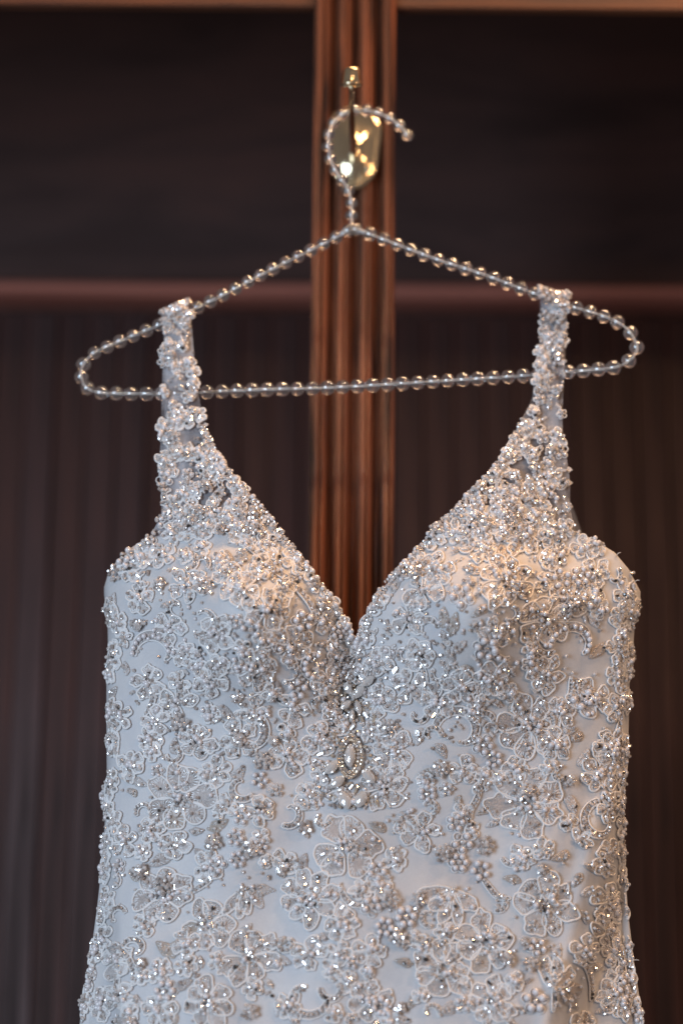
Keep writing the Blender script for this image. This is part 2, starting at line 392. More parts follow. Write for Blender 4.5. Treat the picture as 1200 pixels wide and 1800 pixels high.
FL = np.array([(1300, 150), (1420, 196), (1500, 206), (1650, 214), (1800, 226), (2300, 240)], float)
def bodyY(phi, py):
    xc, hw = edge(py); px = xc + hw * np.sin(phi); c = np.cos(phi)
    B = np.interp(py, BT[:, 0], BT[:, 1]); f = np.sign(c) * np.abs(c) ** 0.75
    Y = np.where(c > 0, -B * f, -0.75 * np.minimum(B, 0.075) * f)
    cf = np.clip(c * 1.6, 0, 1)
    for cx, cy in ((425, 1068), (838, 1062)):
        sy = np.where(py < cy, 128.0, 150.0)
        Y = Y - cf * 0.048 * np.exp(-((px - cx) / 118) ** 2 - ((py - cy) / sy) ** 2)
    Y = Y + cf * 0.016 * np.exp(-((px - 622) / 46) ** 2 - ((py - 1180) / 110) ** 2)
    fr = np.interp(py, FR[:, 0], FR[:, 1]); fl = np.interp(py, FL[:, 0], FL[:, 1]); g = np.clip((py - 1330) / 120, 0, 1) * np.clip(c * 4, 0, 1)
    Y = Y + g * 0.020 * sstep((px - fr) / 44) + g * 0.016 * sstep((fl - px) / 36)
    Y = Y - g * 0.006 * np.exp(-((px - fr + 24) / 20) ** 2)
    lo = np.clip((py - 1180) / 250, 0, 1) * cf
    Y = Y + lo * 1.5 * (0.0016 * np.sin(px / 47 + py / 160) + 0.0013 * np.sin(px / 83 - py / 70 + 1) + 0.0010 * np.sin(px / 29 + py / 210 + 2) + 0.0008 * np.sin(py / 38 + px / 110))
    return Y
def surfY(px, py):
    px = np.asarray(px, float); py = np.asarray(py, float)
    xc, hw = edge(py); phi = np.arcsin(np.clip((px - xc) / hw, -1, 1))
    p2 = np.maximum(py, 960.0); xc2, hw2 = edge(p2); ph2 = np.arcsin(np.clip((px - xc2) / hw2, -1, 1))
    Y = bodyY(ph2, p2); a = np.clip((py - 555) / (960 - 555.0), 0, 1) ** 1.35
    return np.where(py < 960, a * Y + (1 - a) * (-0.0085), Y)
def surf_phi(phi, py):
    xc, hw = edge(py); px = xc + hw * np.sin(phi)
    Y = np.where(np.cos(phi) > 0, surfY(px, py), bodyY(phi, py)); return unp(px, py, Y), px
class Map:                        # local picture offsets around (cx, cy) -> points on the cloth with normals
    def __init__(s, cx, cy, rot=0, flat=False):
        s.cx, s.cy, s.c, s.s = cx, cy, math.cos(rot), math.sin(rot); s.flat = flat or cy < 925
        xc, hw = edge(cy); s.phi = math.asin(max(-1, min(1, (cx - xc) / hw))); s.hw = float(hw) * max(0.5, math.cos(s.phi)); s.off = 0.0
    def pxy(s, q):
        x = q[:, 0] * s.c - q[:, 1] * s.s; y = q[:, 0] * s.s + q[:, 1] * s.c
        if s.flat: return s.cx + x, s.cy + y
        xc, hw = edge(s.cy + y); ph = s.phi + x / s.hw
        return xc + hw * np.sin(np.clip(ph, -1.75, 1.75)), s.cy + y
    def raw(s, q):
        x = q[:, 0] * s.c - q[:, 1] * s.s; y = q[:, 0] * s.s + q[:, 1] * s.c
        if s.flat: px = s.cx + x; py = s.cy + y; return unp(px, py, surfY(px, py))
        return surf_phi(np.clip(s.phi + x / s.hw, -1.9, 1.9), s.cy + y)[0]
    def __call__(s, q):
        q = np.asarray(q, float).reshape(-1, 2); e = 1.5
        P = s.raw(q); dx = s.raw(q + [e, 0]) - s.raw(q - [e, 0]); dy = s.raw(q + [0, e]) - s.raw(q - [0, e])
        N = norm(np.cross(dx, dy)); 
        ref = np.array([0, -1.0, 0]) if s.flat else None
        if s.flat: N = np.where((N[:, 1] > 0)[:, None], -N, N)
        else:
            flip = np.sign(np.einsum('ij,j->i', N, np.array([math.sin(s.phi), -max(0.15, math.cos(s.phi)), 0]))); flip[flip == 0] = 1
            N = N * flip[:, None]
        return P, N
NECK = np.array([(348, 700), (360, 750), (385, 800), (410, 835), (440, 870), (470, 905), (500, 945), (530, 985), (560, 1025), (585, 1055), (605, 1087), (617, 1115), (625, 1136),
                 (632, 1112), (645, 1082), (662, 1048), (684, 1019), (712, 991), (738, 962), (760, 932), (800, 893), (840, 850), (880, 805), (915, 740), (935, 700)], float)
OUTL = np.array([(180, 1030), (190, 1005), (205, 985), (225, 965), (258, 945), (275, 925), (284, 900), (281, 830), (282, 750), (284, 700)], float)
OUTR = np.array([(989, 700), (990, 780), (1002, 850), (1001, 905), (1010, 930), (1040, 945), (1080, 970), (1105, 1000), (1124, 1035)], float)
STRAP_L = np.array([(536, 284, 332), (560, 287, 336), (600, 288, 339), (650, 286, 343), (700, 284, 350), (750, 283, 360), (800, 281, 385), (835, 280, 410), (870, 283, 440), (905, 284, 470), (945, 262, 500), (985, 232, 528)], float)
STRAP_R = np.array([(512, 949, 996), (560, 948, 996), (600, 949, 994), (650, 941, 992), (700, 935, 989), (740, 915, 988), (780, 895, 990), (805, 880, 996), (850, 840, 1002), (890, 800, 1001), (930, 765, 1010), (985, 718, 1060)], float)
POLY = np.vstack([OUTL, [(284, 536), (336, 536)], NECK, [(946, 512), (998, 512)], OUTR, [(1300, 1040), (1300, 2400), (0, 2400), (0, 1040)]])
def inside(px, py):
    px = np.asarray(px); py = np.asarray(py); r = np.zeros(px.shape, bool); n = len(POLY)
    for i in range(n):
        x0, y0 = POLY[i]; x1, y1 = POLY[(i + 1) % n]
        if y0 == y1: continue
        c = ((y0 > py) != (y1 > py)) & (px < (x1 - x0) * (py - y0) / (y1 - y0) + x0); r ^= c
    return r

dress = thing('wedding_dress', 'white sleeveless wedding dress covered in beaded lace, hanging by its straps', 'dress')
# opaque bodice: one sheet wrapped all the way round
TOP = np.array([(183, 1032), (190, 1008), (205, 986), (225, 966), (258, 946), (300, 938), (350, 926), (410, 910), (468, 906), (500, 946), (530, 986), (560, 1026), (585, 1056), (605, 1088), (617, 1116), (625, 1137),
                (632, 1113), (645, 1083), (662, 1049), (684, 1020), (712, 992), (738, 963), (760, 933), (800, 898), (850, 888), (910, 890), (960, 905), (1005, 932), (1040, 947), (1080, 971), (1105, 1001), (1125, 1040)], float)
nph, nr = 300, 130
ph_f = np.linspace(-math.pi / 2, math.pi / 2, 240); ph_b = np.linspace(math.pi / 2, 1.5 * math.pi, 62)[1:-1]
phs = np.concatenate([ph_f, ph_b]); nph = len(phs)
xc0, hw0 = edge(1000.0)
top = np.where(np.cos(phs) > -1e-6, np.interp(xc0 + hw0 * np.sin(phs), TOP[:, 0], TOP[:, 1]), 1036 + 170 * np.clip(-np.cos(phs) * 1.4, 0, 1))
vv = np.linspace(0, 1, nr) ** 1.15
G = top[:, None] + vv[None] * (2150 - top[:, None])
PP = np.broadcast_to(phs[:, None], G.shape); P3, gx = surf_phi(PP, G)
P3 = P3.copy(); bm_ = MB()
idx = lambda i, j: (i % nph) * nr + j
F = [(idx(i, j), idx(i, j + 1), idx(i + 1, j + 1), idx(i + 1, j)) for i in range(nph) for j in range(nr - 1)]
uvx = np.broadcast_to((phs * 190)[:, None], G.shape)
bm_.add(P3.reshape(-1, 3), F, 0, np.stack([uvx.ravel(), (G * 0.4).ravel()], 1))
bod = bm_.build('bodice', M['satin'], dress)
sd = bod.modifiers.new('thickness', 'SOLIDIFY'); sd.thickness = 0.0012; sd.offset = -1
# sheer straps, front and back in one band over the hanger
def strap(tab, wire_y, wire_Y, back):
    rows = []
    ys = np.concatenate([np.linspace(tab[-1, 0], tab[0, 0] + 26, 60)])
    for y in ys:
        l = np.interp(y, tab[:, 0], tab[:, 1]); r = np.interp(y, tab[:, 0], tab[:, 2]); xs = np.linspace(l, r, 14)
        Y = surfY(xs, np.full(14, y)) + 0.0012; rows.append(unp(xs, np.full(14, y), Y))
    l, r = tab[0, 1], tab[0, 2]; xs = np.linspace(l, r, 14); s = (xs - xs.mean())
    tilt = (wire_y[1] - wire_y[0]) * (np.linspace(0, 1, 14) - 0.5)
    for a in np.linspace(0.25, math.pi - 0.2, 9):
        rows.append(unp(xs, np.mean(wire_y) + tilt + 2 - 20 * np.sin(a), yaw(xs) - 0.0080 * np.cos(a)))
    for (y, l, r, Y) in back:
        xs = np.linspace(l, r, 14); rows.append(unp(xs, np.full(14, y), np.full(14, Y)))
    n = len(rows); b = MB(); uv = np.stack(np.meshgrid(np.arange(n) * 2.0, np.arange(14) * 1.6, indexing='ij'), -1).reshape(-1, 2)
    b.add(np.vstack(rows), [(i * 14 + j, i * 14 + j + 1, (i + 1) * 14 + j + 1, (i + 1) * 14 + j) for i in range(n - 1) for j in range(13)], 0, uv)
    return b.build('strap', M['net'], dress)
strap(STRAP_L, (566, 544), 0, [(600, 292, 330, 0.012), (700, 290, 325, 0.022), (850, 288, 325, 0.030), (950, 280, 320, 0.034), (1080, 270, 320, 0.040)])
strap(STRAP_R, (521, 541), 0, [(580, 955, 988, 0.012), (700, 952, 980, 0.020), (820, 960, 985, 0.028), (870, 966, 996, 0.030), (900, 980, 1010, 0.032), (935, 992, 1022, 0.034), (1080, 1000, 1030, 0.04)])

# ------------------------------------------------------------------ appliques
rng = random.Random(23); U = rng.uniform
PX = 0.00038
def seed_template(seg, prof):
    V = []; F = []
    for r_, z in prof:
        for j in range(seg): a = 2 * math.pi * j / seg; V.append((r_ * math.cos(a), r_ * math.sin(a), z))
    k = len(prof)
    for i in range(k - 1):
        for j in range(seg): F.append((i * seg + j, i * seg + (j + 1) % seg, (i + 1) * seg + (j + 1) % seg, (i + 1) * seg + j))
    F.append(tuple(range(seg))[::-1]); F.append(tuple((k - 1) * seg + j for j in range(seg)))
    return np.array(V), F
T_SEED = seed_template(7, [(0.35, -0.45), (0.72, -0.72), (1.0, -0.35), (1.0, 0.35), (0.72, 0.72), (0.35, 0.45)])
T_BUG = seed_template(6, [(0.8, -1.7), (0.9, -1.55), (0.9, 1.55), (0.8, 1.7)])
T_GEM = seed_template(8, [(0.25, -0.5), (1.0, -0.1), (0.98, 0.12), (0.55, 0.55)])
T_SEQ = seed_template(12, [(0.28, 0.02), (0.28, 0.1), (1.0, 0.22), (1.0, 0.12)])
T_SEQ = (T_SEQ[0], T_SEQ[1][:-2])
T_PEARL = uvsphere(10, 7)
T_SEED, T_BUG, T_GEM, T_SEQ, T_PEARL = [(a, pack(f)) for a, f in (T_SEED, T_BUG, T_GEM, T_SEQ, T_PEARL)]
M['gilt'] = mat('champagne_bead', f_metal((0.82, 0.69, 0.55), 0.13, 0.6))
BM = ['silver', 'smoke', 'clear', 'jet', 'pearl', 'sequin', 'gilt']; BI = {k: i for i, k in enumerate(BM)}; BMATS = [M[k] for k in BM]
PV, PF = uvsphere(16, 10)
pearl_mesh = bpy.data.meshes.new('pearl'); pearl_mesh.from_pydata(PV.tolist(), [], PF); pearl_mesh.materials.append(M['pearl'])
pearl_mesh.polygons.foreach_set('use_smooth', [True] * len(PF))
pearl_count = [0]; rest_pearls = MB()
def add_bead(mb, T, c, axis, n, s, mi):
    Vt, F = T; axis = norm(axis); e1 = np.cross(axis, n)
    if np.linalg.norm(e1) < 1e-6: e1 = np.cross(axis, [0.3, 0.5, 0.8])
    e1 = norm(e1); e2 = np.cross(axis, e1)
    mb.add(c + s * (Vt[:, :1] * e1 + Vt[:, 1:2] * e2 + Vt[:, 2:] * axis), F, mi)

class Motif:
    def __init__(s): s.cords = []; s.fills = []; s.st = []; s.beads = []
    def cord(s, q, r=2.05, closed=True, h=0.0): s.cords.append((np.asarray(q, float), r, closed, h))
    def fill(s, q, axis=0.0, mi=0, puff=1.0): s.fills.append((np.asarray(q, float), axis, mi, puff))
    def stitch(s, a, b, r=1.0, h=1.6, mi=2): s.st.append((a, b, r, h, mi))
    def bead(s, x, y, kind='silver', r=3.3, h=0.0, shape='seed', ang=None): s.beads.append((x, y, kind, r, h, shape, ang))
    def build(s, name, mp, scale=1.0, h0=0.0, label=None):
        sc = scale
        def ok(q, tol): 
            px, py = mp.pxy(np.asarray(q, float).reshape(-1, 2) * sc)
            i = inside(px, py) | (py > 1140) | (py < 560)
            if i.all(): return True
            # allow a small overhang: test points moved towards the motif centre
            px2, py2 = mp.pxy(np.asarray(q, float).reshape(-1, 2) * sc)
            d = np.hypot(px2 - mp.cx, py2 - mp.cy) + 1e-6; k = np.clip((d - tol) / d, 0, 1)
            return bool((inside(mp.cx + (px2 - mp.cx) * k, mp.cy + (py2 - mp.cy) * k) | (py2 > 1140) | (py2 < 560)).all())
        main = MB(); cordm = MB(); bd = MB(); base = h0 * PX
        for q, ax, mi, puff in s.fills:
            if not ok(q, 9): continue
            c = q.mean(0); rings = [(1.0, 0.9), (0.93, 1.6), (0.62, 2.4 * puff), (0.28, 2.6 * puff)]
            Vs = []; UVs = []; n = len(q); ca, sa = math.cos(ax), math.sin(ax)
            for f, h in rings:
                k = c + (q - c) * f; P, N = mp(k * sc); Vs.append(P + N * (h * PX + base)); dxy = k * sc * 0.4
                UVs.append(np.stack([dxy[:, 0] * ca + dxy[:, 1] * sa + mp.cx, -dxy[:, 0] * sa + dxy[:, 1] * ca], 1))
            F = [(r * n + i, r * n + (i + 1) % n, (r + 1) * n + (i + 1) % n, (r + 1) * n + i) for r in range(3) for i in range(n)]
            F.append(tuple(3 * n + i for i in range(n))); main.add(np.vstack(Vs), F, mi, np.vstack(UVs))
        if s.st:
            A = np.array([a for a, *_ in s.st]) * sc; B = np.array([b for _, b, *_ in s.st]) * sc
            px, py = mp.pxy(A); px2, py2 = mp.pxy(B)
            keep = (inside(px, py) | (py > 1140) | (py < 560)) & (inside(px2, py2) | (py2 > 1140) | (py2 < 560))
            PA, NA = mp(A); PB, NB = mp(B); PM, NM = mp((A + B) / 2)
            for i, (_, _, r, h, mi) in enumerate(s.st):
                if not keep[i]: continue
                hh = h * PX + base
                tube(main, np.array([PA[i] + NA[i] * (hh * 0.5), PM[i] + NM[i] * (hh * 1.15), PB[i] + NB[i] * (hh * 0.6)]), np.array([NA[i], NM[i], NB[i]]), np.array([0.6, 1.0, 0.5]) * r * PX, 4, False, mi, False)
        for q, r, cl, h in s.cords:
            if not ok(q, 9): continue
            q = resample(q * sc, 3.2, cl); P, N = mp(q); tube(cordm, P + N * ((r * 0.7 + h + 0.8) * PX + base), N, r * PX * U(0.9, 1.1), 6, cl)
        pearls = []
        if s.beads:
            q = np.array([(b[0], b[1]) for b in s.beads]) * sc; P, N = mp(q); P2, _ = mp(q + [2, 0]); px, py = mp.pxy(q)
            okb = inside(px, py) | (py > 1140) | (py < 560)
            for i, (x, y, kind, r, h, shape, ang) in enumerate(s.beads):
                if not okb[i]: continue
                n = N[i]; tx = norm(P2[i] - P[i]); ty = np.cross(n, tx); r_ = r * PX
                c = P[i] + n * (base + h * PX + r_ * 0.75 + 1.6 * PX)
                if kind == 'pearl': pearls.append((c, r_)); continue
                a = U(0, 6.28) if ang is None else ang
                axis = math.cos(a) * tx + math.sin(a) * ty + n * U(-0.5, 0.5)
                if shape == 'seed': add_bead(bd, T_SEED, c, axis, n, r_, BI[kind])
                elif shape == 'bugle': add_bead(bd, T_BUG, c, axis, n, r_ * 0.8, BI[kind])
                elif shape == 'gem': add_bead(bd, T_GEM, c, n + 0.25 * axis, tx, r_, BI[kind])
                elif shape == 'sequin': add_bead(bd, T_SEQ, P[i] + n * (base + (h + 2.2) * PX), n + 0.2 * axis, tx, r_, BI[kind])
        first = None
        if main.n: first = main.build(name, [M['lace'], M['lace2'], M['thread'], M['sthread'], M['gold']], dress)
        elif cordm.n: first = cordm.build(name, M['cord'], dress); cordm = MB()
        elif bd.n: first = bd.build(name, BMATS, dress, smooth=False); bd = MB()
        if first is None: return None
        cordm.build('cord_outline', M['cord'], first)
        bd.build('seed_beads', BMATS, first, smooth=False, stuff=True)
        for c, r_ in pearls:
            if pearl_count[0] < 300 and r_ > 4.2 * PX:
                o = bpy.data.objects.new('pearl', pearl_mesh); COL.objects.link(o); o.parent = first; o.location = c; o.scale = (r_,) * 3; pearl_count[0] += 1
            else: rest_pearls.add(c + r_ * T_PEARL[0], T_PEARL[1], 0)
        return first

def kindpick(): 
    t = rng.random(); return 'silver' if t < .46 else 'clear' if t < .80 else 'smoke' if t < .97 else 'jet'
def petal_outline(L, W, base, lob, n=40):
    a = np.linspace(0, 2 * math.pi, n, endpoint=False); A = (L - base) / 2; cx = base + A
    ph = U(0, 6.28); nl = rng.choice([3, 4, 5]); s = lob * U(0.5, 1.2)
    wgt = np.clip((np.cos(a) + 0.75) / 1.2, 0, 1)
    f = 1 + wgt * (s * np.cos(nl * a + ph) + 0.4 * s * np.cos((nl + 2) * a + 1.7 * ph))
    x = cx + A * np.cos(a) * f; y = W * np.sin(a) * f * (0.52 + 0.48 * np.clip((np.cos(a) + 1) / 1.3, 0, 1))
    bend = U(-0.25, 0.25) * (x / L) ** 2 * L * 0.6
    return np.stack([x, y + bend], 1)
def rot(q, a): c, s = math.cos(a), math.sin(a); return np.asarray(q) @ np.array([[c, s], [-s, c]])
def rim_stitches(m, q, depth, every=2, mi=2, r=1.35):
    c = q.mean(0); n = len(q)
    for i in range(0, n, every):
        p = q[i]; d = c - p; l = np.hypot(*d)
        if l < 3: continue
        t = q[(i + 1) % n] - q[i - 1]; t = t / (np.hypot(*t) + 1e-6)
        e = p + d / l * min(depth * U(0.6, 1.3), l * 0.75) + t * U(1, 3)
        m.stitch(p + d / l * 1.2, e, r * U(0.8, 1.2), U(1.6, 2.6), mi)
def petal(m, ang, L, W, base=0.0, lob=0.10, fill=0, cord=True, beads=5, pearl=0.2, off=(0, 0), st=True):
    q = rot(petal_outline(L, W, base, lob), ang) + np.asarray(off)
    if cord: m.cord(q)
    m.fill(q, ang + math.pi / 2, fill, U(0.7, 1.2))
    if st: rim_stitches(m, q, W * 0.75, 2, rng.choice([2, 2, 3]) )
    c = q.mean(0)
    for _ in range(beads):
        t = U(-0.36, 0.40) * (L - base); v = U(-0.42, 0.42) * W
        p = c + rot([[t, v]], ang)[0]
        if rng.random() < pearl: m.bead(p[0], p[1], 'pearl', U(3.8, 4.9), 0.8)
        elif rng.random() < 0.25: m.bead(p[0], p[1], kindpick(), 2.7, 1.2, 'bugle', ang + U(-0.5, 0.5))
        else: m.bead(p[0], p[1], kindpick(), U(2.7, 3.7), U(1, 2.4))
def flower(R, npet=None, dense=1.0, gold=0.05):
    m = Motif(); npet = npet or rng.choice([6, 7, 7, 8]); a0 = U(0, 6.28)
    for i in range(npet):
        a = a0 + 2 * math.pi * (i + U(-0.22, 0.22)) / npet; L = R * U(0.78, 1.08)
        W = min(L * U(0.33, 0.44), 1.2 * math.pi * R * 0.62 / npet)
        fl = 4 if rng.random() < gold else (1 if rng.random() < 0.45 else 0)
        petal(m, a, L, W, R * 0.16, 0.12, fl, True, int(round(R * 0.085 * dense * U(0.7, 1.3))), 0.09)
    for _ in range(int(R * 0.26 * dense) + 3):
        r_, a = R * 0.27 * math.sqrt(rng.random()), U(0, 6.28); x, y = r_ * math.cos(a), r_ * math.sin(a)
        if rng.random() < 0.22: m.bead(x, y, 'pearl', U(4.2, 5.4), U(1, 3))
        else: m.bead(x, y, kindpick(), U(2.7, 3.9), U(1, 3), rng.choice(['seed', 'seed', 'gem']))
    return m
def fan(R, spread=2.6, npet=5, a0=None):
    m = Motif(); a0 = U(0, 6.28) if a0 is None else a0
    for i in range(npet):
        a = a0 + spread * ((i + 0.5) / npet - 0.5) + U(-.1, .1); c = rng.random() < 0.75
        petal(m, a, R * U(0.75, 1.1), R * U(0.17, 0.24), R * 0.05, 0.13, rng.choice([0, 1, 0]), c, int(R * 0.07) + 1, 0.15)
    for _ in range(4): m.bead(U(-5, 5), U(-5, 5), kindpick(), 3.4, 3)
    return m
def pearl_flower(R, n=5, cords=True):
    m = Motif(); a0 = U(0, 6.28); pr = R * 0.275
    for i in range(n):
        a = a0 + 2 * math.pi * i / n; x, y = R * 0.62 * math.cos(a), R * 0.62 * math.sin(a)
        if rng.random() < 0.9: m.bead(x, y, 'pearl', pr * U(0.92, 1.06), 0.5)
        else: m.bead(x, y, 'silver', 3.2, 0.5, 'bugle', a)
        t = np.linspace(0, 2 * math.pi, 14, endpoint=False)
        if cords: m.cord(np.stack([x + pr * 1.28 * np.cos(t), y + pr * 1.28 * np.sin(t)], 1), 1.2)
    m.bead(0, 0, 'silver', 4.2, 1.5); m.bead(U(-3, 3), U(-3, 3), kindpick(), 3, 5)
    return m
def cluster(R, n=16):
    m = Motif()
    for i in range(n):
        f = math.sqrt((i + 0.3) / n); a = i * 2.399 + U(-.2, .2)
        m.bead(R * 0.85 * f * math.cos(a), R * 0.85 * f * math.sin(a), rng.choice(['silver', 'silver', 'silver', 'smoke', 'clear']), U(3.5, 4.6), 7.5 * (1 - f * f) + 1, rng.choice(['seed', 'seed', 'gem']))
    return m
def stitch_leaf(L, W, gold=False, beads=2):
    m = Motif(); q = petal_outline(L, W, -L * 0.3, 0.10, 30); fi = 4 if gold else rng.choice([0, 1])
    m.fill(q, math.pi / 2, fi, 0.8); rim_stitches(m, q, W * 0.9, 2, 3 if gold else rng.choice([2, 2, 3]), 1.0)
    for _ in range(beads): m.bead(U(0, L * 0.7), U(-W * .4, W * .4), kindpick(), U(2.7, 3.5), 1)
    return m
def ribbon(m, ctr, wfun, beadk='mix', fill=0, brow=True, br=3.2):
    q = resample(ctr, 3.0); t = np.gradient(q, axis=0); t = norm(t); nn = np.stack([-t[:, 1], t[:, 0]], 1)
    s = np.linspace(0, 1, len(q)); wd = np.array([wfun(k) for k in s])[:, None]
    o = np.vstack([q + nn * wd, (q - nn * wd)[::-1]]); m.cord(o, 1.6)
    # strip fill in short convex pieces
    for i in range(0, len(q) - 3, 3):
        j = min(i + 4, len(q)); 
        m.fill(np.vstack([(q + nn * wd)[i:j], (q - nn * wd)[i:j][::-1]]) , 0.5, fill, 0.4)
    if brow:
        L = np.concatenate([[0], np.cumsum(np.hypot(*np.diff(q, axis=0).T))]); d = 3.0
        while d < L[-1] - 3:
            x, y = np.interp(d, L, q[:, 0]), np.interp(d, L, q[:, 1]); i = int(np.searchsorted(L, d)) - 1
            k = rng.random(); a = math.atan2(t[i, 1], t[i, 0])
            if beadk == 'pearl' and k < 0.75: m.bead(x, y, 'pearl', 5.0, 1); d += 10.5
            elif k < 0.35: m.bead(x, y, kindpick(), 3.0, 1, 'bugle', a); d += 9.5
            else: m.bead(x, y, kindpick(), br, 1.2, 'seed', a); d += 7.2
    for i in range(0, len(q) - 1, 2):
        sgn = 1 if i % 4 else -1; m.stitch(q[i] + nn[i] * wd[i] * 0.9 * sgn, q[min(i + 2, len(q) - 1)] + nn[i] * wd[i] * 0.15 * sgn, 0.9, 2.0, rng.choice([2, 3]))
def scroll(R, turn=4.6, w=8, pearl=False, flip=1):
    m = Motif(); a = np.linspace(0, turn, 40); r = R * (1.0 - 0.55 * a / turn * (a / turn))
    c = np.stack([r * np.cos(a), flip * r * np.sin(a)], 1)
    ribbon(m, c, lambda s: w * (0.35 + 0.65 * math.sin(math.pi * min(1, 0.12 + s * 0.92)) ** 0.7), 'pearl' if pearl else 'mix', rng.choice([0, 1]))
    return m
def stem(pts, w=5):
    m = Motif(); c = catmull(pts, 40); ribbon(m, c, lambda s: w * (0.25 + 0.75 * math.sin(math.pi * s) ** 0.8), 'mix', 1, True, 2.8); return m

OCC = np.zeros((460, 310))
def mark(x, y, r):
    yy, xx = np.ogrid[:460, :310]; OCC[((xx * 4 - x) ** 2 + (yy * 4 - y) ** 2) < r * r] += 1
def put(m, name, x, y, R, rotn=None, h0=None):
    mp = Map(x, y, U(0, 6.28) if rotn is None else rotn); mark(x, y, R * 0.92)
    m.build(name, mp, 1.0, U(0, 1.5) if h0 is None else h0)

# flowers read off the photograph: x, y, radius
FLOWERS = [(316, 1402, 66), (285, 1575, 60), (543, 1583, 54), (608, 1492, 66), (366, 1627, 48), (437, 1684, 54), (543, 1680, 34), (364, 1764, 50), (676, 1385, 46),
 (928, 1412, 68), (955, 1591, 62), (853, 1657, 57), (778, 1704, 60), (864, 1763, 45), (1070, 1584, 40), (1065, 1640, 32), (1086, 1752, 46), (1046, 1362, 32),
 (923, 935, 46), (887, 1023, 52), (1000, 1055, 46), (953, 1090, 50), (957, 1184, 36), (930, 1277, 58), (980, 1252, 30), (973, 1310, 34), (1100, 1050, 36), (1078, 1320, 46), (1040, 1228, 38),
 (1090, 1225, 30), (863, 1193, 34), (810, 1205, 32), (813, 1357, 30), (690, 1322, 40), (513, 1243, 36), (510, 1135, 38), (450, 1172, 42), (373, 1197, 36), (313, 1235, 36), (262, 1197, 32),
 (210, 1095, 26), (247, 980, 24), (287, 977, 24), (247, 1053, 28), (330, 1030, 36), (425, 1040, 36), (470, 1070, 40), (540, 1000, 26), (520, 985, 30), (745, 1040, 40), (720, 1085, 34), (770, 1000, 36),
 (770, 1230, 36), (720, 1205, 36), (650, 1760, 44), (603, 1625, 34), (650, 1672, 32), (220, 1480, 30), (190, 1580, 26), (230, 1345, 30), (215, 1260, 30), (420, 1300, 40), (345, 1305, 38), (505, 1330, 40),
 (560, 1300, 34), (380, 1115, 34), (300, 1105, 30), (330, 930, 28), (420, 930, 26), (470, 960, 26), (850, 930, 26), (1025, 965, 24), (965, 940, 24), (1040, 1052, 24), (575, 1200, 30), (665, 1230, 36), (670, 1165, 28),
 (740, 1460, 40), (455, 1425, 30), (205, 1690, 36), (180, 1765, 36), (280, 1775, 34), (870, 1110, 28), (560, 1090, 26), (1090, 1450, 26), (1105, 1690, 28), (540, 1400, 30), (742, 1150, 30), (185, 1400, 22), (445, 1250, 30), (905, 1352, 26), (400, 916, 24), (358, 927, 22), (446, 916, 22), (305, 938, 22), (882, 902, 24), (835, 906, 22), (940, 906, 24), (988, 932, 22), (455, 1000, 24), (850, 968, 26), (800, 935, 22)]
for x, y, R in FLOWERS: put(flower(R, None if R > 40 else rng.choice([5, 5, 6]), 1.25 if y < 1330 else 1.0), 'lace_flower', x, y, R)
for x, y, R, a in [(428, 1562, 52, 1.2), (796, 1565, 62, 1.9), (968, 1740, 62, -0.6), (1012, 1480, 30, -0.5), (640, 1280, 34, 0.3), (600, 1390, 30, 2.2), (570, 1355, 32, 2.8), (700, 1440, 34, 0.6)]:
    put(fan(R, 2.7, 5, a), 'lace_leaf_spray', x, y, R, 0.0)
for x, y, R in [(414, 1473, 18), (382, 1521, 18), (417, 1511, 17), (811, 1482, 21), (800, 1447, 18), (805, 1518, 19), (843, 1532, 21), (911, 1520, 18), (712, 1614, 22), (674, 1631, 20), (661, 1533, 20), (652, 1595, 20),
                (983, 1020, 21), (1018, 1015, 20), (1035, 1052, 22), (848, 1310, 20), (852, 1137, 23), (812, 1050, 23), (291, 1744, 22), (939, 1762, 25), (424, 1437, 17), (1020, 1228, 24), (520, 1210, 20), (425, 1160, 20), (440, 1105, 20), (590, 1110, 15), (455, 1372, 18), (668, 1770, 20), (750, 1395, 18), (865, 1335, 18)]:
    put(pearl_flower(R, rng.choice([5, 5, 6]), rng.random() < 0.7), 'pearl_flower', x, y, R)
for x, y, R in [(378, 1482, 17), (440, 1494, 17), (851, 1490, 19), (778, 1502, 19), (685, 1584, 20), (699, 1650, 20), (772, 1353, 18), (460, 1337, 19), (1000, 1065, 18), (250, 1535, 16), (290, 1560, 20), (925, 1395, 18), (905, 1040, 16), (365, 1035, 18), (318, 1270, 20), (735, 1010, 16), (890, 1690, 14), (420, 1300, 14)]:
    put(cluster(R), 'bead_cluster', x, y, R, None, 2.5)
for x, y, R, tn, r_, pl_, fp in [(541, 1752, 36, 4.4, 0.2, False, 1), (1056, 1443, 34, 4.4, 4.6, False, -1), (805, 1287, 40, 4.4, 3.4, False, 1), (893, 1140, 32, 3.4, 4.9, True, -1), (1007, 1140, 42, 3.6, 3.2, True, 1), (273, 1155, 42, 3.4, 3.2, True, 1), (432, 1290, 38, 4.2, 4.2, False, 1), (960, 1125, 24, 4.2, 1.0, False, 1), (355, 1090, 26, 4.0, 2.0, False, -1), (555, 1165, 26, 3.8, 1.2, True, 1)]:
    put(scroll(R, tn, R * 0.21, pl_, fp), 'lace_scroll', x, y, R, r_)
